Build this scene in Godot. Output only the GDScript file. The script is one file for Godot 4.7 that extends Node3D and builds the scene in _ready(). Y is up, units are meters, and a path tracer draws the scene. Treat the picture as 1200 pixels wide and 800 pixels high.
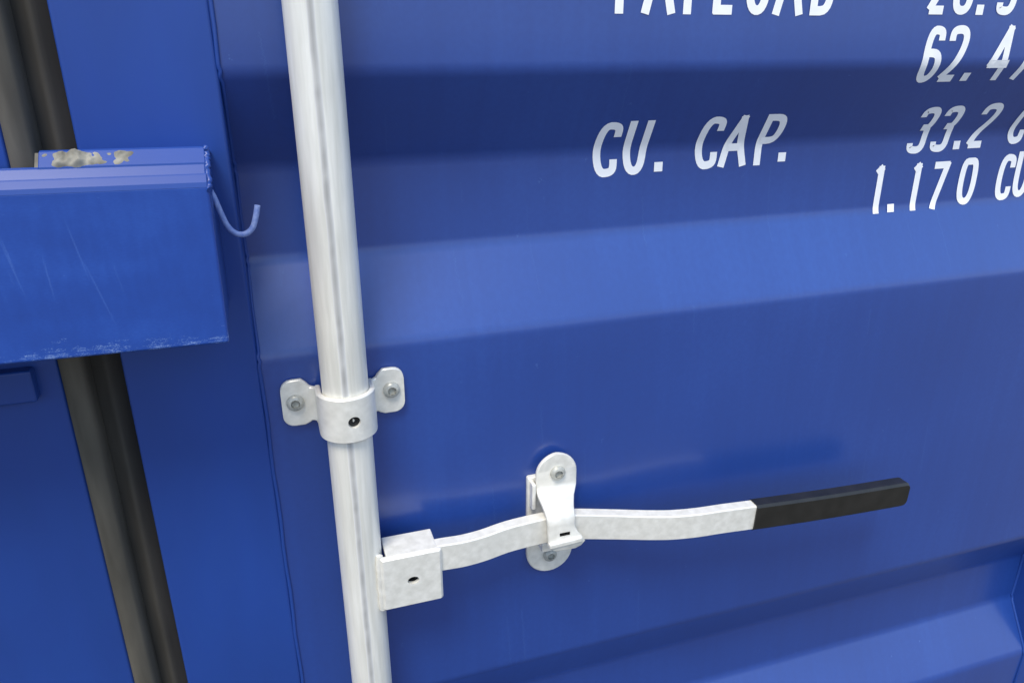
extends Node3D
# Close-up of a blue shipping-container door: locking bar, bracket, handle, catch, lock box.
# Lengths in the shape code are millimetres (MM turns them into metres).
const MM := 0.001
const EDGE_A := 259.1      # upper edge of the first recess in the corrugation
const RUN := 64.7          # height taken by a sloping web
const RECESS := 69.2       # height of the flat recess
const PERIOD := 551.2
const DEPTH := 37.0
var profile: Array = []    # Vector2(y, z) down the corrugated sheet
var arc: PackedFloat32Array = []
var wave := FastNoiseLite.new()
var rng := RandomNumberGenerator.new()
var M := {}

# ---------------------------------------------------------------- helpers
func begin() -> SurfaceTool:
	var st := SurfaceTool.new()
	st.begin(Mesh.PRIMITIVE_TRIANGLES)
	return st

func tri(st: SurfaceTool, a: Vector3, b: Vector3, c: Vector3):   # counter-clockwise from outside
	for p in [a, c, b]:
		st.set_uv(Vector2(p.x / 1000.0, -p.y / 1000.0))
		st.add_vertex(p * MM)

func quad(st: SurfaceTool, a: Vector3, b: Vector3, c: Vector3, d: Vector3):
	tri(st, a, b, c); tri(st, a, c, d)

func build(called: String, st: SurfaceTool, m: Material, parent: Node, normals := true) -> MeshInstance3D:
	if normals: st.generate_normals()
	var o := MeshInstance3D.new()
	o.name = called
	o.mesh = st.commit()
	o.material_override = m
	parent.add_child(o, true)
	return o

func thing(called: String, label: String, category: String, group := "") -> Node3D:
	var o := Node3D.new()
	o.name = called
	add_child(o, true)
	o.set_meta("label", label)
	o.set_meta("category", category)
	o.set_meta("kind", "thing")
	if group: o.set_meta("group", group)
	return o

func node(called: String, parent: Node, label := "") -> Node3D:
	var o := Node3D.new()
	o.name = called
	parent.add_child(o, true)
	if label: o.set_meta("label", label)
	return o

# A strip of plate between the edge lines L and R, with thickness t along the normals N and chamfered edges.
func shell(st: SurfaceTool, L: Array, R: Array, N: Array, t: float, c: float, hole := [], flat := false):   # hole: [first station, last station, y of its middle, radius, depth]
	var rings := []
	for i in L.size():
		var l: Vector3 = L[i]
		var r: Vector3 = R[i]
		var n: Vector3 = N[i]
		var w := (r - l).length()
		var a := (r - l) / maxf(w, 1e-4)
		var e := minf(c, w * 0.4)
		var h := t / 2
		rings.append([l + a * e + n * h, r - a * e + n * h, r + n * (h - c), r - n * (h - c), r - a * e - n * h, l + a * e - n * h, l - n * (h - c), l + n * (h - c)])
	var p := int(L.size() / 2)
	var q := mini(p + 1, L.size() - 1)
	var d: Vector3 = (L[q] + R[q]) - (L[q - 1] + R[q - 1])
	var flip: bool = (R[p] - L[p]).cross(N[p]).dot(d) > 0
	for k in 8:
		st.set_smooth_group(0xFFFFFFFF if flat else k + 1)
		for i in rings.size() - 1:
			if k == 0 and hole and i >= hole[0] and i < hole[1]: continue
			var a0: Vector3 = rings[i][k]
			var a1: Vector3 = rings[i][(k + 1) % 8]
			var b0: Vector3 = rings[i + 1][k]
			var b1: Vector3 = rings[i + 1][(k + 1) % 8]
			if flip: quad(st, a0, b0, b1, a1)
			else: quad(st, a0, a1, b1, b0)
	if hole: holed_face(st, rings, hole)
	st.set_smooth_group(0xFFFFFFFF)
	for k in range(1, 7):
		var s = rings[0]
		var e = rings[-1]
		if flip:
			tri(st, s[0], s[k], s[k + 1]); tri(st, e[0], e[k + 1], e[k])
		else:
			tri(st, s[0], s[k + 1], s[k]); tri(st, e[0], e[k], e[k + 1])

# The outer face of a shell between two stations, with a round hole and its wall.
func holed_face(st: SurfaceTool, rings: Array, hole: Array):
	var i0: int = hole[0]
	var i1: int = hole[1]
	var cols := i1 - i0
	var at := func(u: float, y: float) -> Vector3:      # u in stations, y upright
		var k := clampi(int(u), 0, cols - 1)
		var a: Vector3 = rings[i0 + k][0].lerp(rings[i0 + k + 1][0], u - k)
		var b: Vector3 = rings[i0 + k][1].lerp(rings[i0 + k + 1][1], u - k)
		return a.lerp(b, (y - a.y) / (b.y - a.y))
	var half: float = hole[3] * 1.45
	var lo: float = hole[2] - half
	var hi: float = hole[2] + half
	st.set_smooth_group(1)
	for i in cols:
		for y in [[rings[i0][0].y, lo], [hi, rings[i0][1].y]]:
			quad(st, at.call(i, y[0]), at.call(i + 1, y[0]), at.call(i + 1, y[1]), at.call(i, y[1]))
	var border := []
	for k in 8: border.append(Vector2(cols * k / 8.0, lo))
	for k in 8: border.append(Vector2(cols, lerpf(lo, hi, k / 8.0)))
	for k in 8: border.append(Vector2(cols * (8 - k) / 8.0, hi))
	for k in 8: border.append(Vector2(0, lerpf(hi, lo, k / 8.0)))
	var wide: float = at.call(0, lo).distance_to(at.call(cols, lo)) / cols
	var ring := []
	for k in 32:
		var a := deg_to_rad(225 + k * 11.25)
		ring.append(Vector2(cols / 2.0 + cos(a) * hole[3] / wide, hole[2] + sin(a) * hole[3]))
	var mid: Vector3 = at.call(cols / 2.0, hole[2])
	var inward: Vector3 = -(at.call(cols / 2.0 + 0.5, hole[2]) - at.call(cols / 2.0 - 0.5, hole[2])).cross(Vector3.UP).normalized() * hole[4]
	for k in 32:
		var j := (k + 1) % 32
		var b0: Vector2 = border[k]
		var b1: Vector2 = border[j]
		var r0: Vector2 = ring[k]
		var r1: Vector2 = ring[j]
		st.set_smooth_group(1)
		quad(st, at.call(b0.x, b0.y), at.call(b1.x, b1.y), at.call(r1.x, r1.y), at.call(r0.x, r0.y))
		st.set_smooth_group(60)
		var p: Vector3 = at.call(r0.x, r0.y)
		var q: Vector3 = at.call(r1.x, r1.y)
		quad(st, p, q, q + inward, p + inward)

# A box with rounded edges; smooth normals are set directly, UV runs over the front.
func rounded_box(st: SurfaceTool, lo: Vector3, hi: Vector3, r: float, cuts := 3, turn := Basis(), about := Vector3.ZERO):
	var c := (lo + hi) / 2
	var h := (hi - lo) / 2
	for axis in 3:
		for side in [-1.0, 1.0]:
			var u := (axis + 1) % 3
			var v := (axis + 2) % 3
			var us := _steps(h[u], r, cuts)
			var vs := _steps(h[v], r, cuts)
			for i in us.size() - 1:
				for j in vs.size() - 1:
					var corner := []
					for k in [[0, 0], [1, 0], [1, 1], [0, 1]]:
						var p := Vector3.ZERO
						p[axis] = side * h[axis]
						p[u] = us[i + k[0]]
						p[v] = vs[j + k[1]]
						var inner := p.clamp(-(h - Vector3.ONE * r), h - Vector3.ONE * r)
						var n := (p - inner).normalized()
						corner.append([inner + n * r, n])
					if side < 0: corner.reverse()
					for k in [0, 2, 1, 0, 3, 2]:
						var q: Vector3 = corner[k][0]
						st.set_normal(turn * corner[k][1])
						st.set_uv(Vector2((q.x + h.x) / (2 * h.x), (h.y - q.y) / (2 * h.y)))
						st.add_vertex((turn * (q + c - about) + about) * MM)

func _steps(h: float, r: float, cuts: int) -> Array:
	var a := []
	for i in cuts + 1: a.append(-h + r * (1 - tan((1.0 - float(i) / cuts) * PI / 4)))
	for i in cuts + 1: a.append(h - r * (1 - tan(float(i) / cuts * PI / 4)))
	return a

# Turned shape: pairs (radius, height) round the axis z at c, towards +z.
func lathe(st: SurfaceTool, pairs: Array, c: Vector3, n := 28, sides_from := -1, turn := Basis()):
	for i in pairs.size() - 1:
		st.set_smooth_group(i + 1 if i >= sides_from and sides_from >= 0 else i + 40)
		for k in n:
			var a := TAU * k / n
			var b := TAU * (k + 1) / n
			var p: Vector2 = pairs[i]
			var q: Vector2 = pairs[i + 1]
			quad(st, c + turn * Vector3(p.x * cos(a), p.x * sin(a), p.y), c + turn * Vector3(p.x * cos(b), p.x * sin(b), p.y),
				c + turn * Vector3(q.x * cos(b), q.x * sin(b), q.y), c + turn * Vector3(q.x * cos(a), q.x * sin(a), q.y))

# A length of tube along a line of points.
func tube(st: SurfaceTool, pts: Array, r: float, n := 10):
	st.set_smooth_group(1)
	var rings := []
	for i in pts.size():
		var d: Vector3 = (pts[mini(i + 1, pts.size() - 1)] - pts[maxi(i - 1, 0)]).normalized()
		var u := d.cross(Vector3(0.31, 0.2, 0.93)).normalized()
		var v := d.cross(u)
		var ring := []
		for k in n:
			var a := TAU * k / n
			ring.append(pts[i] + (u * cos(a) + v * sin(a)) * r)
		rings.append(ring)
	for i in rings.size() - 1:
		for k in n:
			quad(st, rings[i][k], rings[i][(k + 1) % n], rings[i + 1][(k + 1) % n], rings[i + 1][k])
	st.set_smooth_group(0xFFFFFFFF)
	for k in range(1, n - 1):
		tri(st, rings[0][0], rings[0][k + 1], rings[0][k])
		tri(st, rings[-1][0], rings[-1][k], rings[-1][k + 1])

# A flat plate from an outline (counter-clockwise seen from +z), chamfered front edge, optional round hole.
func plate(st: SurfaceTool, outline: PackedVector2Array, z0: float, z1: float, c: float, hole := Vector2.INF, hr := Vector2.ZERO):
	var n := outline.size()
	var inset := PackedVector2Array()
	for i in n:
		var a := (outline[i] - outline[(i + n - 1) % n]).normalized()
		var b := (outline[(i + 1) % n] - outline[i]).normalized()
		var m := Vector2(-(a + b).y, (a + b).x).normalized()
		inset.append(outline[i] + m * c / maxf(0.5, Vector2(-a.y, a.x).dot(m)))
	st.set_smooth_group(1)
	for i in n:
		var p := outline[i]
		var q := outline[(i + 1) % n]
		quad(st, Vector3(p.x, p.y, z0), Vector3(q.x, q.y, z0), Vector3(q.x, q.y, z1 - c), Vector3(p.x, p.y, z1 - c))
	st.set_smooth_group(2)
	for i in n:
		var p := outline[i]
		var q := outline[(i + 1) % n]
		var s := inset[(i + 1) % n]
		var r := inset[i]
		quad(st, Vector3(p.x, p.y, z1 - c), Vector3(q.x, q.y, z1 - c), Vector3(s.x, s.y, z1), Vector3(r.x, r.y, z1))
	st.set_smooth_group(0xFFFFFFFF)
	var face := inset.duplicate()
	if hole != Vector2.INF:
		var ring := PackedVector2Array()
		for k in 20:
			var a := -TAU * k / 20
			ring.append(hole + Vector2(cos(a), sin(a)) * hr)
		var best := 0
		for i in n:
			if inset[i].distance_to(ring[0]) < inset[best].distance_to(ring[0]): best = i
		face = PackedVector2Array()
		for i in best + 1: face.append(inset[i])
		for k in 21: face.append(ring[k % 20] + (Vector2(0, 0.001) if k == 20 else Vector2.ZERO))
		face.append(inset[best] + Vector2(0, 0.001))
		for i in range(best + 1, n): face.append(inset[i])
		for k in 20:
			var p := ring[k]
			var q := ring[(k + 1) % 20]
			quad(st, Vector3(p.x, p.y, z0), Vector3(q.x, q.y, z0), Vector3(q.x, q.y, z1), Vector3(p.x, p.y, z1))
	var id := Geometry2D.triangulate_polygon(face)
	for i in range(0, id.size(), 3):
		var a := face[id[i]]
		var b := face[id[i + 1]]
		var d := face[id[i + 2]]
		if (b - a).cross(d - a) < 0:
			var t := b; b = d; d = t
		tri(st, Vector3(a.x, a.y, z1), Vector3(b.x, b.y, z1), Vector3(d.x, d.y, z1))
		tri(st, Vector3(a.x, a.y, z0), Vector3(d.x, d.y, z0), Vector3(b.x, b.y, z0))

# ---------------------------------------------------------------- materials
func noise(freq: float, octaves := 4, at := 1) -> FastNoiseLite:
	var n := FastNoiseLite.new()
	n.noise_type = FastNoiseLite.TYPE_SIMPLEX_SMOOTH
	n.seed = at
	n.frequency = freq
	n.fractal_octaves = octaves
	return n

func noise_tex(freq: float, lo: Color, hi: Color, at := 1, size := 512, normal := false, bump := 1.0) -> NoiseTexture2D:
	var t := NoiseTexture2D.new()
	t.width = size; t.height = size; t.seamless = true
	t.noise = noise(freq, 4, at)
	if normal:
		t.as_normal_map = true
		t.bump_strength = bump
	else:
		var g := Gradient.new()
		g.set_color(0, lo); g.set_color(1, hi)
		t.color_ramp = g
	return t

# Paint with faint runs, dust and the odd scuff: base is sRGB, marks is how many scuffs, chips adds a worn lower edge.
func paint_image(size: int, base: Color, at: int, marks: int, chips: bool, run := 1.0) -> ImageTexture:
	rng.seed = at
	var broad := noise(3.0 / size, 3, at).get_image(size, size, false, false, false).get_data()
	var fine := noise(0.11, 3, at + 1).get_image(size, size, false, false, false).get_data()
	var runs_im := noise(0.05, 3, at + 2).get_image(size, 64, false, false, false)
	runs_im.resize(size, size, Image.INTERPOLATE_CUBIC)
	var runs := runs_im.get_data()
	var out := PackedByteArray()
	out.resize(size * size * 3)
	var r := base.r * 255; var g := base.g * 255; var b := base.b * 255
	for i in size * size:
		var k := ((broad[i] - 128) * 0.0005 + (runs[i] - 128) * 0.00018 * run + (fine[i] - 128) * 0.0002) 
		var dust := maxf(0.0, k) * 60.0
		out[3 * i] = clampi(int(r * (1 + k) + dust), 0, 255)
		out[3 * i + 1] = clampi(int(g * (1 + k) + dust), 0, 255)
		out[3 * i + 2] = clampi(int(b * (1 + k * 0.8) + dust * 0.8), 0, 255)
	var im := Image.create_from_data(size, size, false, Image.FORMAT_RGB8, out)
	var pale := Color(0.42, 0.52, 0.74)
	for m in marks:
		var x := rng.randf() * size
		var y := rng.randf() * size
		var n := rng.randi_range(2, 9)
		var long := rng.randf() < 0.35
		var tall := rng.randf_range(0.5, 1.0) * (14 if long else 1)
		var a := rng.randf_range(0.08, 0.42) * (0.45 if long else 1.0)
		for j in int(n * tall):
			var px := int(x + rng.randfn(0, 0.7) + j * (0.06 if long else 0.35))
			var py := int(y + (j if long else rng.randfn(0, 1.2)))
			if px > 0 and py > 0 and px < size and py < size: im.set_pixel(px, py, im.get_pixel(px, py).lerp(pale, a))
	if chips:
		for m in 620:
			var x := rng.randf() * size
			if noise(0.02, 2, at + 9).get_noise_1d(x) < -0.02 and rng.randf() < 0.85: continue
			var y := size * (0.995 - absf(rng.randfn(0, 0.032)))
			var w := rng.randi_range(1, 8)
			for j in w * 3:
				var px := clampi(int(x + rng.randfn(0, w * 0.7)), 0, size - 1)
				var py := clampi(int(y + rng.randfn(0, w * 0.35)), 0, size - 1)
				im.set_pixel(px, py, im.get_pixel(px, py).lerp(Color(0.62, 0.68, 0.82), rng.randf_range(0.25, 0.8)))
	if chips:         # long scrapes down the plate
		for m in 7:
			var x := size * rng.randf_range(0.35, 0.98)
			var y := size * rng.randf_range(0.1, 0.5)
			var n := int(size * rng.randf_range(0.2, 0.5))
			var lean : float = rng.randf_range(0.02, 0.12)
			for j in n:
				for k in 2:
					var px := clampi(int(x + j * lean + k + rng.randf() * 0.8), 0, size - 1)
					var py := clampi(int(y + j), 0, size - 1)
					im.set_pixel(px, py, im.get_pixel(px, py).lerp(Color(0.45, 0.55, 0.80), 0.22 * sin(PI * j / n)))
	im.generate_mipmaps()
	return ImageTexture.create_from_image(im)

func make_materials():
	var blue := Color(0.118, 0.255, 0.55)
	var peel := noise_tex(0.02, Color.BLACK, Color.WHITE, 5, 512, true, 1.2)
	for kind in ["panel", "stile", "box"]:
		var m := StandardMaterial3D.new()
		if kind == "panel": m.albedo_texture = paint_image(1400, Color(0.098, 0.246, 0.55), 11, 260, false)
		elif kind == "box": m.albedo_texture = paint_image(640, blue * 1.1, 37, 60, true, 1.2)
		else:
			m.albedo_texture = noise_tex(0.006, blue * 0.94, blue * 1.07, 23)
			m.uv1_triplanar = true
			m.uv1_world_triplanar = true
			m.uv1_scale = Vector3(2.2, 0.7, 2.2)
		m.roughness = 0.46
		m.metallic_specular = 0.5 if kind == "panel" else 0.38
		m.clearcoat_enabled = true
		m.clearcoat = 0.8 if kind == "panel" else 0.3
		m.clearcoat_roughness = 0.22
		M[kind] = m
	var z := StandardMaterial3D.new()               # galvanised steel
	z.albedo_texture = noise_tex(0.035, Color(0.845, 0.835, 0.80), Color(0.955, 0.945, 0.915), 3, 512)
	z.roughness_texture = noise_tex(0.03, Color(0.33, 0.33, 0.33), Color(0.45, 0.45, 0.45), 8, 512)
	z.normal_enabled = true
	z.normal_texture = noise_tex(0.06, Color.BLACK, Color.WHITE, 6, 512, true, 1.6)
	z.normal_scale = 0.12
	z.metallic = 0.2
	z.roughness = 1.0
	z.uv1_triplanar = true
	z.uv1_world_triplanar = true
	z.uv1_scale = Vector3(5, 5, 5)
	M.zinc = z
	var zt := z.duplicate()                         # drawn tube: marks run along it
	zt.albedo_texture = noise_tex(0.02, Color(0.84, 0.83, 0.79), Color(0.985, 0.975, 0.945), 33, 512)
	zt.uv1_scale = Vector3(16, 0.9, 16)
	M.zinc_tube = zt
	var zd := z.duplicate()                         # duller zinc of bolts
	zd.albedo_texture = noise_tex(0.05, Color(0.60, 0.60, 0.57), Color(0.80, 0.80, 0.77), 9, 256)
	zd.uv1_scale = Vector3(20, 20, 20)
	M.zinc_dull = zd
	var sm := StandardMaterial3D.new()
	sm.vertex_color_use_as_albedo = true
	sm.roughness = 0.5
	M.strip_tone = sm
	var rb := StandardMaterial3D.new()
	rb.albedo_texture = noise_tex(0.01, Color(0.18, 0.17, 0.155), Color(0.285, 0.27, 0.245), 14, 512)
	rb.roughness = 0.88
	rb.uv1_triplanar = true
	rb.uv1_world_triplanar = true
	rb.uv1_scale = Vector3(9, 1.5, 9)
	M.rubber = rb
	var lm := rb.duplicate()
	lm.albedo_texture = noise_tex(0.012, Color(0.26, 0.245, 0.215), Color(0.375, 0.355, 0.315), 24, 512)  # paler copy of the rubber: light on the front-facing lip put in the colour
	M.lip = lm
	var gp := StandardMaterial3D.new()
	gp.albedo_texture = noise_tex(0.03, Color(0.10, 0.10, 0.095), Color(0.15, 0.145, 0.14), 15, 256)
	gp.roughness = 0.36
	gp.uv1_triplanar = true
	gp.uv1_world_triplanar = true
	gp.uv1_scale = Vector3(6, 6, 6)
	M.grip = gp
	var bk := StandardMaterial3D.new()
	bk.albedo_color = Color(0.06, 0.06, 0.06)
	bk.roughness = 0.6
	M.black = bk
	var wp := StandardMaterial3D.new()
	wp.albedo_texture = noise_tex(0.03, Color(0.94, 0.945, 0.96), Color(0.985, 0.985, 0.99), 16, 256)
	wp.roughness = 0.5
	wp.uv1_triplanar = true
	wp.uv1_world_triplanar = true
	wp.uv1_scale = Vector3(8, 8, 8)
	M.white = wp
	var dt := StandardMaterial3D.new()
	dt.albedo_texture = noise_tex(0.012, Color(0.36, 0.345, 0.31), Color(0.66, 0.645, 0.60), 17, 256)
	dt.roughness = 0.95
	dt.uv1_triplanar = true
	dt.uv1_scale = Vector3(20, 20, 20)
	M.dirt = dt
	var hk := StandardMaterial3D.new()
	hk.albedo_texture = noise_tex(0.05, Color(0.38, 0.47, 0.74), Color(0.62, 0.69, 0.86), 18, 256)
	hk.roughness = 0.4
	hk.uv1_triplanar = true
	hk.uv1_world_triplanar = true
	hk.uv1_scale = Vector3(20, 20, 20)
	M.hook = hk

# ---------------------------------------------------------------- corrugated sheet
func make_profile():
	var pts := []
	for k in range(-2, 4):
		var y := EDGE_A - k * PERIOD
		if k == -2: pts.append(Vector2(y + 20, 0))
		pts.append(Vector2(y, 0))
		pts.append(Vector2(y - RUN, -DEPTH))
		pts.append(Vector2(y - RUN - RECESS, -DEPTH))
		pts.append(Vector2(y - 2 * RUN - RECESS, 0))
	pts.append(pts[-1] + Vector2(-150, 0))
	profile = [pts[0]]
	for i in range(1, pts.size() - 1):
		var a: Vector2 = (pts[i - 1] - pts[i]).normalized() * 6.0
		var b: Vector2 = (pts[i + 1] - pts[i]).normalized() * 6.0
		for j in 7:
			var t := j / 6.0
			profile.append(pts[i] + a * (1 - t) * (1 - t) + b * t * t)
	profile.append(pts[-1])
	var fine := [profile[0]]
	for i in range(1, profile.size()):
		var d: float = (profile[i] - profile[i - 1]).length()
		var n := maxi(1, int(d / 22.0))
		for j in n: fine.append(profile[i - 1].lerp(profile[i], (j + 1.0) / n))
	profile = fine
	arc.resize(profile.size())
	var at := 0
	for i in range(1, profile.size()):
		arc[i] = arc[i - 1] + (profile[i] - profile[i - 1]).length()
		if absf(profile[i].y) < 2.0 and absf(profile[i].x - EDGE_A) < absf(profile[at].x - EDGE_A): at = i
	var zero := arc[at]
	for i in arc.size(): arc[i] -= zero

func out_of_plane(x: float, v: float) -> float:
	return wave.get_noise_2d(x * 0.6, v) * 0.55

func on_sheet(x: float, v: float, lift := 0.0) -> Vector3:
	var i := clampi(arc.bsearch(v), 1, arc.size() - 1)
	var t := (v - arc[i - 1]) / maxf(1e-6, arc[i] - arc[i - 1])
	var p: Vector2 = profile[i - 1].lerp(profile[i], t)
	var d: Vector2 = (profile[i] - profile[i - 1]).normalized()
	var n := Vector2(-d.y, d.x) * -1.0           # towards +z when d runs down
	if n.y < 0: n = -n
	var q := p + n * (lift + out_of_plane(x, v))
	return Vector3(x, q.x, q.y)

func sheet(x0: float, x1: float, cols: int) -> SurfaceTool:
	var st := begin()
	st.set_smooth_group(1)
	for i in profile.size() - 1:
		for k in cols:
			var a := lerpf(x0, x1, float(k) / cols)
			var b := lerpf(x0, x1, float(k + 1) / cols)
			var c := [on_sheet(a, arc[i + 1]), on_sheet(b, arc[i + 1]), on_sheet(b, arc[i]), on_sheet(a, arc[i])]
			for j in [0, 2, 1, 0, 3, 2]:
				var p: Vector3 = c[j]
				st.set_uv(Vector2((p.x + 100) / 1000.0, (400 - (p.y + p.z * 0.3)) / 1000.0))
				st.add_vertex(p * MM)
	return st

# ---------------------------------------------------------------- lettering
func smooth_line(pts: Array, rounds := 3) -> Array:
	var p := pts
	for r in rounds:
		var q := [p[0]]
		for i in p.size() - 1:
			if i > 0: q.append(p[i].lerp(p[i + 1], 0.25))
			if i < p.size() - 2: q.append(p[i].lerp(p[i + 1], 0.75))
		q.append(p[-1])
		p = q
	return p

# Each glyph: lines in a unit box, y up; a leading 1 means the line is rounded off.
func glyph(ch: String) -> Array:
	match ch:
		"C": return [[1, 1, .74, 1, 1, .0, 1, .0, .0, 1, 0, 1, .26]]
		"U": return [[1, 0, 1, 0, 0, 1, 0, 1, 1]]
		"P": return [[0, 0, 0, 0, 1], [1, 0, 1, 1, 1, 1, .44, 0, .44]]
		"A": return [[0, 0, 0, .5, 1, 1, 0], [0, .2, .32, .8, .32]]
		"Y": return [[0, 0, 1, .5, .48, 1, 1], [0, .5, .5, .5, 0]]
		"L": return [[0, 0, 1, 0, 0, 1, 0]]
		"O", "0": return [[1, .5, 1, 0, 1, 0, 0, 1, 0, 1, 1, .5, 1]]
		"D": return [[0, 0, 0, 0, 1], [1, 0, 1, 1, 1, 1, 0, 0, 0]]
		"1": return [[0, 0, .9, .8, 1, .8, 0]]
		"2": return [[1, 0, .78, 0, 1, 1, 1, 1, .62, .0, .0], [0, 0, 0, 1, 0]]
		"3": return [[1, 0, .82, .0, 1, 1, 1, 1, .54, .4, .54], [1, .4, .54, 1, .54, 1, 0, 0, 0, 0, .16]]
		"4": return [[0, .72, 0, .72, 1, 0, .3, 1, .3]]
		"6": return [[1, .95, .8, .95, 1, 0, 1, 0, 0, 1, 0, 1, .56, 0, .56]]
		"7": return [[0, 0, 1, 1, 1, .35, 0]]
		"8": return [[1, .5, .53, 0, .53, 0, 1, 1, 1, 1, .53, .5, .53], [1, .5, .53, 0, .53, 0, 0, 1, 0, 1, .53, .5, .53]]
	return []

var strokes := 0
func stroke(st: SurfaceTool, pts: Array, w: float):
	strokes += 1
	var up := 0.3 + 0.07 * (strokes % 4)      # each stroke lies a hair above the one it crosses
	var fine := [pts[0]]
	for i in pts.size() - 1:
		var n := maxi(1, int(pts[i].distance_to(pts[i + 1]) / 2.5))
		for j in n: fine.append(pts[i].lerp(pts[i + 1], (j + 1.0) / n))
	var left := []
	var right := []
	for i in fine.size():
		var a: Vector2 = (fine[i] - fine[i - 1]).normalized() if i > 0 else (fine[1] - fine[0]).normalized()
		var b: Vector2 = (fine[i + 1] - fine[i]).normalized() if i < fine.size() - 1 else a
		var m: Vector2 = (a + b).normalized()
		var s := w / 2 / maxf(0.72, m.dot(a))
		left.append(fine[i] + Vector2(-m.y, m.x) * s)
		right.append(fine[i] - Vector2(-m.y, m.x) * s)
	for i in fine.size() - 1:
		quad(st, on_sheet(left[i].x, left[i].y, up), on_sheet(left[i + 1].x, left[i + 1].y, up), on_sheet(right[i + 1].x, right[i + 1].y, up), on_sheet(right[i].x, right[i].y, up))

# Letters at [text, x of the left side, width, baseline v]; v grows downwards along the sheet.
func letter_row(parent: Node, rows: Array, height: float, label: String):
	var w := 6.8
	var line_of_text := node("lettering", parent, label)
	for r in rows:
		var st := begin()
		st.set_smooth_group(1)
		var x: float = r[1]
		var wide: float = r[2]
		var v: float = r[3]
		if r[0] == ".":
			stroke(st, [Vector2(x, v - 4), Vector2(x + 8, v - 4)], 8)
			build("full_stop", st, M.white, line_of_text)
			continue
		for line in glyph(r[0]):
			var pts := []
			for i in range(1, line.size(), 2):
				pts.append(Vector2(x + w / 2 + line[i] * (wide - w), v - w / 2 - line[i + 1] * (height - w)))
			if line[0] == 0:      # square ends reach the box
				for e in [[0, 1], [pts.size() - 1, pts.size() - 2]]:
					var d: Vector2 = (pts[e[0]] - pts[e[1]]).normalized()
					if absf(d.y) > 0.8: pts[e[0]] += d * w / 2
				var cur := [pts[0]]
				for i in range(1, pts.size()):
					if i < pts.size() - 1:          # each straight piece on its own, so corners stay square
						var d: Vector2 = (pts[i] - pts[i - 1]).normalized()
						cur.append(pts[i] + d * w * 0.4)
						stroke(st, cur, w)
						cur = [pts[i] - (pts[i + 1] - pts[i]).normalized() * w * 0.4]
					else:
						cur.append(pts[i])
				stroke(st, cur, w)
			else:
				var first: Vector2 = pts[0]
				if line.size() >= 5 and line[0] == 1 and r[0] == "U":
					pts[0] += Vector2(0, -w / 2); pts[-1] += Vector2(0, -w / 2)
				stroke(st, smooth_line(pts, 3), w)
		build("figure" if r[0].is_valid_int() else "letter", st, M.white, line_of_text)

# ---------------------------------------------------------------- parts
func arc_points(c: Vector2, r: float, a0: float, a1: float, n: int) -> PackedVector2Array:
	var p := PackedVector2Array()
	for i in n + 1:
		var a := deg_to_rad(lerpf(a0, a1, float(i) / n))
		p.append(c + Vector2(cos(a), sin(a)) * r)
	return p

func rounded_rect(x0: float, y0: float, x1: float, y1: float, r: Array) -> PackedVector2Array:   # radii: bottom-left, bottom-right, top-right, top-left
	var p := PackedVector2Array()
	p.append_array(arc_points(Vector2(x0 + r[0], y0 + r[0]), r[0], 180, 270, 8))
	p.append_array(arc_points(Vector2(x1 - r[1], y0 + r[1]), r[1], 270, 360, 8))
	p.append_array(arc_points(Vector2(x1 - r[2], y1 - r[2]), r[2], 0, 90, 8))
	p.append_array(arc_points(Vector2(x0 + r[3], y1 - r[3]), r[3], 90, 180, 8))
	var q := PackedVector2Array()
	for i in p.size():
		if p[i].distance_to(p[(i + 1) % p.size()]) > 0.01: q.append(p[i])
	return q

func bolt(parent: Node, c: Vector3, r: float, turn := Basis()):
	var st := begin()
	lathe(st, [Vector2(r, 0), Vector2(r, 1.6), Vector2(r * 0.93, 2.6), Vector2(r * 0.78, 3.6), Vector2(r * 0.58, 4.2), Vector2(r * 0.5, 4.25)], c, 28, -1, turn)
	# the six-sided socket
	st.set_smooth_group(0xFFFFFFFF)
	for k in 6:
		var a := TAU * k / 6
		var b := TAU * (k + 1) / 6
		var p := turn * Vector3(cos(a), sin(a), 0) * r * 0.5
		var q := turn * Vector3(cos(b), sin(b), 0) * r * 0.5
		var z := turn.z
		quad(st, c + p + z * 4.25, c + q + z * 4.25, c + q + z * 1.6, c + p + z * 1.6)
		tri(st, c + p + z * 1.6, c + q + z * 1.6, c + z * 1.3)
	return build("bolt", st, M.zinc_dull, parent)

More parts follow.
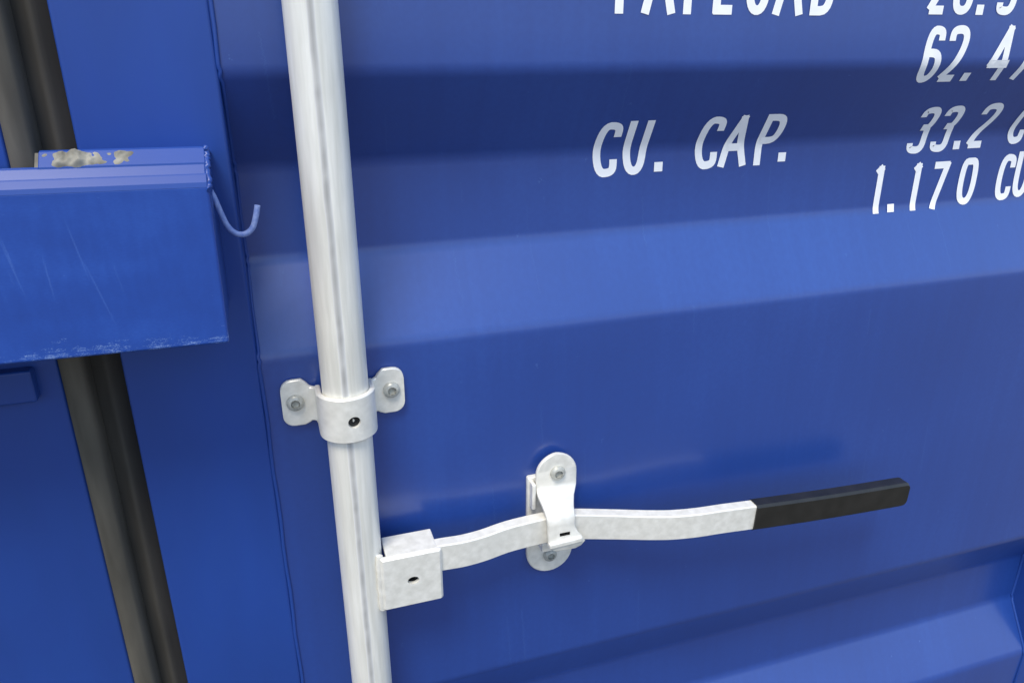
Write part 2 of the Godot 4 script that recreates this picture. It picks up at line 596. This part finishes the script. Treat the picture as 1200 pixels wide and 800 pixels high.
func make_bracket(door: Node):
	# The guide that holds the locking bar: two flat ears and a saddle round the bar.
	var zb := 25.8
	var pts := []           # centre line in x-z from the left ear to the right one
	for i in 9: pts.append(Vector2(lerpf(-46.5, -27.0, 1 - cos(i / 8.0 * PI / 2)), 3.0))
	for i in range(1, 7):   # the bend from ear to saddle
		var a := deg_to_rad(lerpf(-90, -4, i / 6.0))
		pts.append(Vector2(-27 + 7.6 * cos(a) , 10.6 + 7.6 * sin(a)))
	for i in range(0, 25):
		var a := deg_to_rad(lerpf(180, 0, i / 24.0))
		pts.append(Vector2(19.4 * cos(a), zb + 19.4 * sin(a)))
	for i in range(0, 6):
		var a := deg_to_rad(lerpf(184, 270, i / 6.0))
		pts.append(Vector2(27 + 7.6 * cos(a), 10.6 + 7.6 * sin(a)))
	for i in 9: pts.append(Vector2(lerpf(27.0, 47.0, sin(i / 8.0 * PI / 2)), 3.0))
	var L := []
	var R := []
	var N := []
	for i in pts.size():
		var d: Vector2 = (pts[mini(i + 1, pts.size() - 1)] - pts[maxi(i - 1, 0)]).normalized()
		N.append(Vector3(-d.y, 0, d.x))
		var x: float = pts[i].x
		var edge := minf(x + 46.5, 47.0 - x)
		var top := 41.6
		var low := 3.4
		var r := 8.5
		if edge < r:          # rounded ends of the ears
			var k := r - sqrt(maxf(0.0, r * r - (r - edge) * (r - edge)))
			top -= k; low += k
		var neck := smoothstep(30.0, 24.0, absf(x))    # the ears are notched towards the saddle, the saddle is taller
		var sad := smoothstep(21.0, 18.5, absf(x))
		top = lerpf(lerpf(top, 34.5, neck), 39.4, sad)
		low = lerpf(lerpf(low, 6.5, neck), 4.0, sad)
		L.append(Vector3(x, low, pts[i].y)); R.append(Vector3(x, top, pts[i].y))
	var st := begin()
	var first := 15 + 11
	shell(st, L, R, N, 4.2, 0.9, [first, first + 4, 20.6, 4.6, 3.9])
	var cs := build("bar_bracket", st, M.zinc, door)
	cs.set_meta("label", "galvanised bracket saddle with two ears bolted round the bar")
	bolt(cs, Vector3(-36.5, 23.6, 5.1), 6.6)
	bolt(cs, Vector3(36.8, 23.8, 5.1), 6.6)
	var sc := begin()
	lathe(sc, [Vector2(4.55, 0), Vector2(4.55, 0.9), Vector2(2.6, 1.0), Vector2(2.0, 0.2), Vector2(0.01, 0.1)], Vector3(2.8, 20.6, zb + 16.9), 20, -1, Basis(Vector3.UP, 0.13))
	build("dark_plug", sc, M.black, cs)  # black plug added to stand for the shade inside the hole

func make_catch(door: Node):
	var root := node("handle_catch", door, "galvanised catch that folds over the handle")
	var st := begin()
	plate(st, rounded_rect(151, -184, 195.5, -79, [22, 22.2, 2, 2]), 0.4, 5.0, 1.0)
	build("base_plate", st, M.zinc, root)
	bolt(root, Vector3(173, -165, 5.0), 6.5)
	# bent flap: centre line in y-z with its left and right edges
	var line := []
	for i in 9:
		var a := i / 8.0 * PI / 2
		var h := 19.0 * sin(a)
		line.append([-56.5 - 19.0 * (1 - cos(a)), 9.0, 176 - h, 176 + h])
	for p in [[-80, 9.0, 157, 195], [-86, 9.2, 157, 195], [-90, 10.5, 157, 194.5], [-93, 14, 157, 192.5], [-95, 20, 157, 189], [-97, 27, 157, 186], [-98.5, 32, 157, 184], [-100.5, 36, 157, 183],
			[-104, 38.2, 157, 182.5], [-109, 38.8, 157.5, 182], [-113, 39.0, 157.5, 182.5], [-118, 39.4, 157.5, 185], [-123, 40.2, 157.8, 188.6], [-128, 41.2, 158, 191.5], [-131, 41.8, 160.5, 188], [-132.5, 42.0, 164, 183]]: line.append(p)
	var L := []
	var R := []
	var N := []
	for i in line.size():
		var p = line[maxi(i - 1, 0)]
		var q = line[mini(i + 1, line.size() - 1)]
		var d := Vector2(q[0] - p[0], q[1] - p[1]).normalized()
		N.append(Vector3(0, d.y, -d.x))
		L.append(Vector3(line[i][2], line[i][0], line[i][1])); R.append(Vector3(line[i][3], line[i][0], line[i][1]))
	st = begin()
	shell(st, L, R, N, 4.4, 1.0)
	st.generate_normals()
	var cs := CSGCombiner3D.new()
	cs.name = "catch_flap"
	var cm := CSGMesh3D.new()
	cm.mesh = st.commit(); cm.material = M.zinc
	cm.name = "flap_plate"
	cs.add_child(cm)
	var cut := CSGBox3D.new()
	cut.name = "seal_slot"
	cut.operation = CSGShape3D.OPERATION_SUBTRACTION
	cut.size = Vector3(9.5, 3.0, 20) * MM
	cut.position = Vector3(172.5, -117.5, 44) * MM
	cut.material = M.black
	cs.add_child(cut)
	root.add_child(cs, true)
	# a raised knuckle across the flap, under the slot
	st = begin()
	rounded_box(st, Vector3(157.5, -128, 38.5), Vector3(188, -122.6, 45.2), 1.6, 3, Basis(Vector3(0, 0, 1), 0.05), Vector3(172, -125, 42))
	build("flap_lip", st, M.zinc, root, false)
	bolt(root, Vector3(176.5, -74.5, 11.1), 7.0)
	# the folded shelf under the handle, bent out from the base plate
	st = begin()
	rounded_box(st, Vector3(158, -146, 4.0), Vector3(186, -142.4, 25), 1.4, 3)
	rounded_box(st, Vector3(158, -145.6, 21.4), Vector3(186, -136.5, 24.9), 1.4, 3)
	build("keeper_shelf", st, M.zinc, root, false)
	# the ear behind the flap on the base plate
	st = begin()
	rounded_box(st, Vector3(152.5, -108, 4.5), Vector3(156.2, -82, 13), 1.2)
	build("hinge_ear", st, M.zinc, root, false)

func make_bar():
	var root := thing("locking_bar", "upright galvanised locking bar with a black-gripped swing handle", "locking bar")
	var zb := 25.8
	var st := begin()
	var n := 64
	st.set_smooth_group(1)
	for j in 24:
		for k in n:
			var y0 := lerpf(-1120, 1150, j / 24.0)
			var y1 := lerpf(-1120, 1150, (j + 1) / 24.0)
			var a := TAU * k / n
			var b := TAU * (k + 1) / n
			quad(st, Vector3(17 * sin(a), y0, zb + 17 * cos(a)), Vector3(17 * sin(b), y0, zb + 17 * cos(b)), Vector3(17 * sin(b), y1, zb + 17 * cos(b)), Vector3(17 * sin(a), y1, zb + 17 * cos(a)))
	var pipe := build("bar_tube", st, M.zinc_tube, root)
	# low strip down the front of the tube, darker along its middle, edges wavering
	st = begin()
	st.set_smooth_group(1)
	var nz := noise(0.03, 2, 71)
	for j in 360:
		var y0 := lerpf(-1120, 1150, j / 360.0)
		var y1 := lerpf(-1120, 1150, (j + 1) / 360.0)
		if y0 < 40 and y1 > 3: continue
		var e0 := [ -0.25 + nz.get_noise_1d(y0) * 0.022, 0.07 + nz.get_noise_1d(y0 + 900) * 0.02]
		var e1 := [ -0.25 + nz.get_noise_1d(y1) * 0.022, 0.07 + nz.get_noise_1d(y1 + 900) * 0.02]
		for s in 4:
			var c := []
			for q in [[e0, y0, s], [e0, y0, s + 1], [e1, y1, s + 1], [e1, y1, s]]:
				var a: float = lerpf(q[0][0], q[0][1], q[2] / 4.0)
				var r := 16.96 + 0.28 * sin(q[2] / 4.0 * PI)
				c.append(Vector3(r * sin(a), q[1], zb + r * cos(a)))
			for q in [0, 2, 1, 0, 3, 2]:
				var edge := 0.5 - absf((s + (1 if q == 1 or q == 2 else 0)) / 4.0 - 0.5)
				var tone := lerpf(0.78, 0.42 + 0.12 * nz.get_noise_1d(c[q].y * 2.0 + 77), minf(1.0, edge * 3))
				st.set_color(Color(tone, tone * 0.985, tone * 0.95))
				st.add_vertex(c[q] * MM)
	build("dark_strip", st, M.strip_tone, pipe)
	# hub: a folded channel welded to the bar that takes the handle
	var hub := node("handle_hub", root)
	st = begin()
	plate(st, rounded_rect(13.5, -156.5, 63.5, -105.5, [2, 3, 2.5, 2]), 40.2, 44.2, 1.9, Vector2(39, -131), Vector2(4.9, 3.6))
	build("face_plate", st, M.zinc, hub)
	st = begin()
	rounded_box(st, Vector3(18.5, -109.4, 14), Vector3(60.5, -105.2, 42.5), 1.2)
	rounded_box(st, Vector3(16, -156.2, 14), Vector3(60.5, -152, 42.5), 1.2)
	build("channel_flange", st, M.zinc, hub, false)
	st = begin()
	lathe(st, [Vector2(6.5, 0), Vector2(6.5, 4), Vector2(3, 4.2), Vector2(2.4, 2.6), Vector2(0.01, 2.6)], Vector3(39, -131, 35.2), 20)
	build("dark_backing", st, M.black, hub)  # black piece added behind the hole so that it looks dark
	st = begin()
	tube(st, [Vector3(13.4, -157, 39.2), Vector3(12.6, -148, 39.8), Vector3(13.2, -140, 39.6), Vector3(12.5, -131, 39.9), Vector3(13.1, -122, 39.6), Vector3(12.6, -113, 39.8), Vector3(13.6, -104.5, 39.0)], 2.7)
	build("weld_bead", st, M.zinc, hub)
	# handle: a bent flat bar, centre of its front face from measurement
	var key := [[46, -118.5, 40], [64.5, -118.6, 40], [83.6, -119.6, 39.6], [102.7, -119.6, 37.6], [126.3, -118.0, 34.5], [158.4, -117.8, 32.6], [180, -119.6, 32.0], [195.5, -122.2, 32.4], [223.8, -127.2, 35.0],
		[239.3, -129.2, 37.8], [257.6, -130.8, 42], [277.1, -132.2, 45.8], [301.7, -133.0, 48.8], [328, -133.4, 50.3], [358.5, -135, 51.3], [420, -138.3, 52.6], [470, -140.6, 53.3], [520, -142.4, 53.8]]
	var curve := Curve3D.new()
	for i in key.size():
		var p := Vector3(key[i][0], key[i][1], key[i][2])
		var a = key[maxi(i - 1, 0)]
		var b = key[mini(i + 1, key.size() - 1)]
		var d := (Vector3(b[0], b[1], b[2]) - Vector3(a[0], a[1], a[2])) / 6.0
		curve.add_point(p, -d, d)
	var length := curve.get_baked_length()
	var sides := func(from: float, to: float, steps: int, h: float, depth: float, grow: float):
		var L := []; var R := []; var N := []
		for i in steps + 1:
			var s := lerpf(from, to, float(i) / steps)
			var c := curve.sample_baked(s, true)
			var e := curve.sample_baked(minf(s + 3, length), true) - curve.sample_baked(maxf(s - 3, 0), true)
			var d := e.normalized()
			var nn := d.cross(Vector3.UP).normalized() * -1.0
			if nn.z < 0: nn = -nn
			var up := nn.cross(d).normalized()
			var w := h / 2
			c += nn * (grow - depth / 2)
			L.append(c - up * w); R.append(c + up * w); N.append(nn)
		return [L, R, N]
	var start := 0.0
	var s0: Array = sides.call(0.0, 335.0, 90, 25.6, 11.5, 0.0)
	st = begin()
	shell(st, s0[0], s0[1], s0[2], 11.5, 1.0)
	var han := build("handle", st, M.zinc, root)
	var from := 316.0
	var s1: Array = sides.call(from, length, 60, 27.2, 15.0, 1.6)
	var L: Array = s1[0]
	var R: Array = s1[1]
	var N: Array = s1[2]
	var far: Vector3 = (L[-1] - L[-2]).normalized()
	var lt: Vector3 = L[-1]
	var rt: Vector3 = R[-1]
	lt += far * 10.5
	rt += far * 10.5
	for i in range(1, 9):           # rounded closed end
		var a := i / 8.0 * PI / 2
		var k := 1 - cos(a)
		var mid := (lt + rt) / 2 
		L.append(lt.lerp(mid, k * 0.45) + far * sin(a) * 5.0); R.append(rt.lerp(mid, k * 0.28) + far * sin(a) * 5.0); N.append(N[-1])
	st = begin()
	shell(st, L, R, N, 15.0, 2.2)
	var gr := build("grip", st, M.grip, han)
	gr.set_meta("label", "black plastic grip sleeve")

func extrude_down(outline: Array, y0: float, y1: float, segs := 10) -> SurfaceTool:     # outline in x-z, seen from above counter-clockwise
	var st := begin()
	for i in outline.size() - 1:
		st.set_smooth_group(1)
		for j in segs:
			var a: Vector2 = outline[i]
			var b: Vector2 = outline[i + 1]
			var lo := lerpf(y0, y1, float(j) / segs)
			var hi := lerpf(y0, y1, float(j + 1) / segs)
			quad(st, Vector3(b.x, lo, b.y), Vector3(a.x, lo, a.y), Vector3(a.x, hi, a.y), Vector3(b.x, hi, b.y))
	return st

func make_right_door():
	var door := thing("container_door", "blue corrugated container door leaf with white lettering and a handle", "container door")
	build("corrugated_panel", sheet(-62, 876, 60), M.panel, door)
	var st := begin()
	rounded_box(st, Vector3(-149.5, -1150, -52), Vector3(-59.5, 1200, 1.4), 2.6, 3)
	build("stile", st, M.stile, door, false)
	st = begin()
	rounded_box(st, Vector3(866, -1150, -52), Vector3(958, 1200, 1.4), 2.6, 3)
	build("stile", st, M.stile, door, false)
	# caulked joint between stile and sheet
	st = begin()
	var path := []
	for i in profile.size(): path.append(Vector3(-58.6 + 0.5 * sin(i * 1.7), profile[i].x, profile[i].y + 0.4))
	tube(st, path, 1.5, 8)
	build("caulk_joint", st, M.stile, door)
	st = begin()
	path = []
	for i in profile.size(): path.append(Vector3(865.4 + 0.5 * sin(i * 1.3), profile[i].x, profile[i].y + 0.8))
	tube(st, path, 1.9, 8)
	build("caulk_joint", st, M.stile, door)
	# rubber seal with its two lips
	var out := [Vector2(-149.6, -50), Vector2(-150.2, -19), Vector2(-152, -16), Vector2(-158, -14), Vector2(-160, -11.5), Vector2(-163, -11.5), Vector2(-165, -14), Vector2(-170, -15.5), Vector2(-172.5, -16.5), Vector2(-173.2, -8), Vector2(-174.2, -2.5), Vector2(-176, -0.6), Vector2(-181, 1.4), Vector2(-185.6, 2.0), Vector2(-188.0, 0.6), Vector2(-188.4, -8), Vector2(-188.4, -50)]
	var lip_mesh: SurfaceTool = begin()
	st = begin()
	for i in out.size() - 1:
		var w := lip_mesh if i >= 8 else st
		w.set_smooth_group(1)
		for j in 12:
			var a: Vector2 = out[i]
			var b: Vector2 = out[i + 1]
			var lo := lerpf(-1150, 1200, j / 12.0)
			var hi := lerpf(-1150, 1200, (j + 1) / 12.0)
			quad(w, Vector3(b.x, lo, b.y), Vector3(a.x, lo, a.y), Vector3(a.x, hi, a.y), Vector3(b.x, hi, b.y))
	var gk := build("rubber_seal", st, M.rubber, door)
	gk.set_meta("label", "black rubber seal between the two door leaves")
	var lp := build("seal_lip", lip_mesh, M.lip, gk)
	lp.set_meta("label", "outer lip of the rubber seal with light put into its paler colour")
	# the painted figures
	var t1 := -37.6
	letter_row(door, [["P", 217.8, 22, t1], ["A", 239.5, 27.4, t1], ["Y", 266.0, 23, t1], ["L", 299.2, 20.4, t1], ["O", 327, 22, t1], ["A", 353, 27, t1], ["D", 387, 22, t1]], 48, "white word PAYLOAD")
	letter_row(door, [["2", 502, 21.5, t1 - 1.6], ["8", 529, 21.5, t1 - 1.6], [".", 556, 8, t1 - 1.6], ["3", 577.6, 21.5, t1 - 1.6]], 48, "white figures 28.3 cut off by the picture edge")
	letter_row(door, [["6", 508.6, 21, 17.5], ["2", 533.6, 22, 17.0], [".", 562, 8, 16.5], ["4", 583, 27, 16.5], ["7", 614, 24, 16.0]], 48, "white figures 62.47 on the dark sloping web")
	letter_row(door, [["C", 220.4, 22.4, 96.2], ["U", 247.3, 22.4, 95.6], [".", 278, 8, 94.0], ["C", 316, 22.6, 94.4], ["A", 340.6, 27.6, 93.4], ["P", 376.8, 22.6, 93.6], [".", 402, 8, 91.4]], 49, "white words CU. CAP.")
	letter_row(door, [["3", 545.2, 22, 91.0], ["3", 573, 22, 90.6], [".", 602, 8, 89.0], ["2", 617.2, 23, 88.8], ["C", 667, 22, 86.8], ["U", 693, 22, 86.0]], 48, "white figures 33.2 on the fold of the sheet")
	letter_row(door, [["1", 512.6, 12.4, 146.6], [".", 534.2, 8.4, 146.2], ["1", 557.6, 12.4, 146.4], ["7", 581.2, 22.6, 146.6], ["0", 618, 22.8, 144.6], ["C", 668, 21, 143.2], ["U", 690.4, 22, 141.2]], 46.5, "white figures 1.170 at the foot of the recess")
	make_bracket(door)
	make_catch(door)

func make_left_door():
	var door := thing("container_door", "smooth blue edge of the neighbouring door leaf beyond the black seal", "container door")
	var st := begin()
	rounded_box(st, Vector3(-300, -1150, -52), Vector3(-188.5, 1200, -1.2), 2.6, 3)
	build("stile", st, M.stile, door, false)
	build("corrugated_panel", sheet(-1120, -298, 30), M.panel, door)
	st = begin()
	rounded_box(st, Vector3(-1212, -1150, -52), Vector3(-1118, 1200, -1.2), 2.6, 3)
	build("stile", st, M.stile, door, false)
	st = begin()
	rounded_box(st, Vector3(-290, 50.5, -2), Vector3(-203.5, 74, 8), 2.0, 3)
	var b := build("stop_block", st, M.stile, door, false)
	b.set_meta("label", "small blue steel block under the lock box")

func roof(root: Node, called: String, line: Array, x0: float, x1: float, t: float):   # a folded sheet along x, line in y-z
	var L := []
	var R := []
	var N := []
	for i in line.size():
		var d: Vector2 = (line[mini(i + 1, line.size() - 1)] - line[maxi(i - 1, 0)]).normalized()
		N.append(Vector3(0, -d.y, d.x))
		L.append(Vector3(x0, line[i].x, line[i].y)); R.append(Vector3(x1, line[i].x, line[i].y))
	var st := begin()
	shell(st, L, R, N, t, 0.5, [], true)
	build(called, st, M.stile, root)

func make_lock_box():
	var root := thing("lock_box", "blue steel box with chipped lower edge bridging the black seal", "lock box")
	var st := begin()
	rounded_box(st, Vector3(-330, 104.4, 74), Vector3(-70.4, 201.6, 80), 1.8, 3)
	build("front_plate", st, M.box, root, false)
	roof(root, "top_edge", [Vector2(200.2, 79.0), Vector2(202.6, 78.2), Vector2(206.2, 74.6), Vector2(206.8, 73.9)], -330, -70.8, 2.2)
	roof(root, "top_plate", [Vector2(205.4, 73.6), Vector2(206.6, 73.2), Vector2(211.4, 68.7), Vector2(212.0, 67.6), Vector2(203.5, 2)], -330, -71.4, 2.0)
	st = begin()
	rounded_box(st, Vector3(-76.6, 106, 2), Vector3(-71.6, 200.6, 75), 1.4, 3)
	rounded_box(st, Vector3(-330, 105.4, 2), Vector3(-77, 112, 74.4), 1.4, 3)
	build("side_plate", st, M.stile, root, false)
	roof(root, "back_flange", [Vector2(211.0, 68.6), Vector2(212.4, 68.4), Vector2(219.6, 60.6), Vector2(220.0, 59.4), Vector2(210.5, 2)], -157, -71.0, 2.2)
	root.position = Vector3(-70.4, 200, 0) * MM - Basis(Vector3.BACK, -0.013) * Vector3(-70.4, 200, 0) * MM
	root.rotation.z = -0.013
	st = begin()      # weld along the right end
	var path := []
	rng.seed = 5
	for i in 26: path.append(Vector3(-70.4 + rng.randf_range(-0.7, 0.7), lerpf(220.5, 199, i / 25.0), lerpf(59, 79.5, i / 25.0) + rng.randf_range(-0.8, 0.8)))
	tube(st, path, 1.8, 8)
	build("weld_bead", st, M.stile, root)

func make_dirt():
	# crumbly mortar lying on the flange of the lock box
	var st := begin()
	rng.seed = 44
	var nz := noise(0.09, 4, 4)
	st.set_smooth_group(1)
	var put := func(u: float, v: float) -> Vector3:
		var x := lerpf(-159, -92, u)
		var edge := smoothstep(0.0, 0.12, u) * smoothstep(1.0, 0.45, u) * smoothstep(0.0, 0.3, v) * smoothstep(1.0, 0.7, v)
		var h := edge * (4.0 + nz.get_noise_2d(x * 1.1, v * 9) * 3.4) * clampf(1.0 + 1.6 * nz.get_noise_2d(x * 0.35 + 50, v * 5 + 9), 0.45, 1.5) - 1.0
		return Vector3(x, lerpf(212.4, 221.6, v), lerpf(70.0, 60.0, v)) + Vector3(0, 0.72, 0.69) * h
	for i in 90:
		for j in 20:
			quad(st, put.call(i / 90.0, j / 20.0), put.call((i + 1) / 90.0, j / 20.0), put.call((i + 1) / 90.0, (j + 1) / 20.0), put.call(i / 90.0, (j + 1) / 20.0))
	st.generate_normals()
	var o := build("dirt", st, M.dirt, self, false)
	o.set_meta("kind", "stuff")
	o.set_meta("label", "pale grey dirt crumbs lying along the top of the lock box")
	o.set_meta("category", "dirt")

func make_hook():
	var st := begin()
	var c := Curve3D.new()
	var p := [Vector3(-73, 189, 26), Vector3(-71, 184.5, 29.5), Vector3(-68.6, 175.5, 30), Vector3(-65.5, 166.5, 30), Vector3(-61, 161.6, 30), Vector3(-55.5, 160.8, 30), Vector3(-50.5, 164.4, 30), Vector3(-47.6, 171.4, 30), Vector3(-45.6, 179, 30)]
	for i in p.size():
		var d: Vector3 = (p[mini(i + 1, p.size() - 1)] - p[maxi(i - 1, 0)]) / 6.0
		c.add_point(p[i], -d, d)
	var pts := []
	var n := 60
	for i in n + 1: pts.append(c.sample_baked(c.get_baked_length() * i / n, true))
	tube(st, pts, 1.95, 12)
	var o := build("wire_hook", st, M.hook, self)
	o.set_meta("label", "small J-shaped painted wire hook beside the lock box")
	o.set_meta("category", "hook")

func _ready():
	# ---- camera
	var cam := Camera3D.new()
	cam.name = "camera"
	cam.position = Vector3(-0.03935, 0.27669, 0.5504)
	cam.rotation_order = EULER_ORDER_YXZ
	cam.rotation = Vector3(-0.3739, -0.3124, -0.0031)
	cam.fov = 48.43
	cam.near = 0.02
	cam.far = 100.0
	cam.current = true
	add_child(cam)
	# ---- sky, sun, exposure: bright overcast
	var sky_m := ProceduralSkyMaterial.new()
	sky_m.sky_top_color = Color(0.66, 0.79, 0.96)
	sky_m.sky_horizon_color = Color(0.87, 0.92, 0.985)
	sky_m.sky_curve = 0.2
	sky_m.ground_horizon_color = Color(0.54, 0.535, 0.52)
	sky_m.ground_bottom_color = Color(0.15, 0.15, 0.145)
	sky_m.ground_curve = 0.9
	sky_m.energy_multiplier = 1.3
	sky_m.sun_angle_max = 1.0
	var sky := Sky.new()
	sky.sky_material = sky_m
	var env := Environment.new()
	env.background_mode = Environment.BG_SKY
	env.sky = sky
	env.tonemap_mode = Environment.TONE_MAPPER_LINEAR
	env.tonemap_exposure = 1.14
	env.sdfgi_enabled = true
	env.ssao_enabled = true
	env.ssil_enabled = true
	var we := WorldEnvironment.new()
	we.environment = env
	add_child(we)
	var sun := DirectionalLight3D.new()
	sun.name = "sun"
	sun.light_energy = 0.95
	sun.light_angular_distance = 22.0
	sun.light_color = Color(1.0, 0.97, 0.92)
	sun.shadow_enabled = true
	add_child(sun)
	sun.look_at_from_position(Vector3(-1.5, 5.0, 2.3), Vector3.ZERO)
	# ---- the place
	wave.seed = 3
	wave.noise_type = FastNoiseLite.TYPE_SIMPLEX_SMOOTH
	wave.frequency = 0.006
	wave.fractal_octaves = 2
	make_materials()
	make_profile()
	make_right_door()
	make_left_door()
	make_lock_box()
	make_bar()
	make_hook()
	make_dirt()
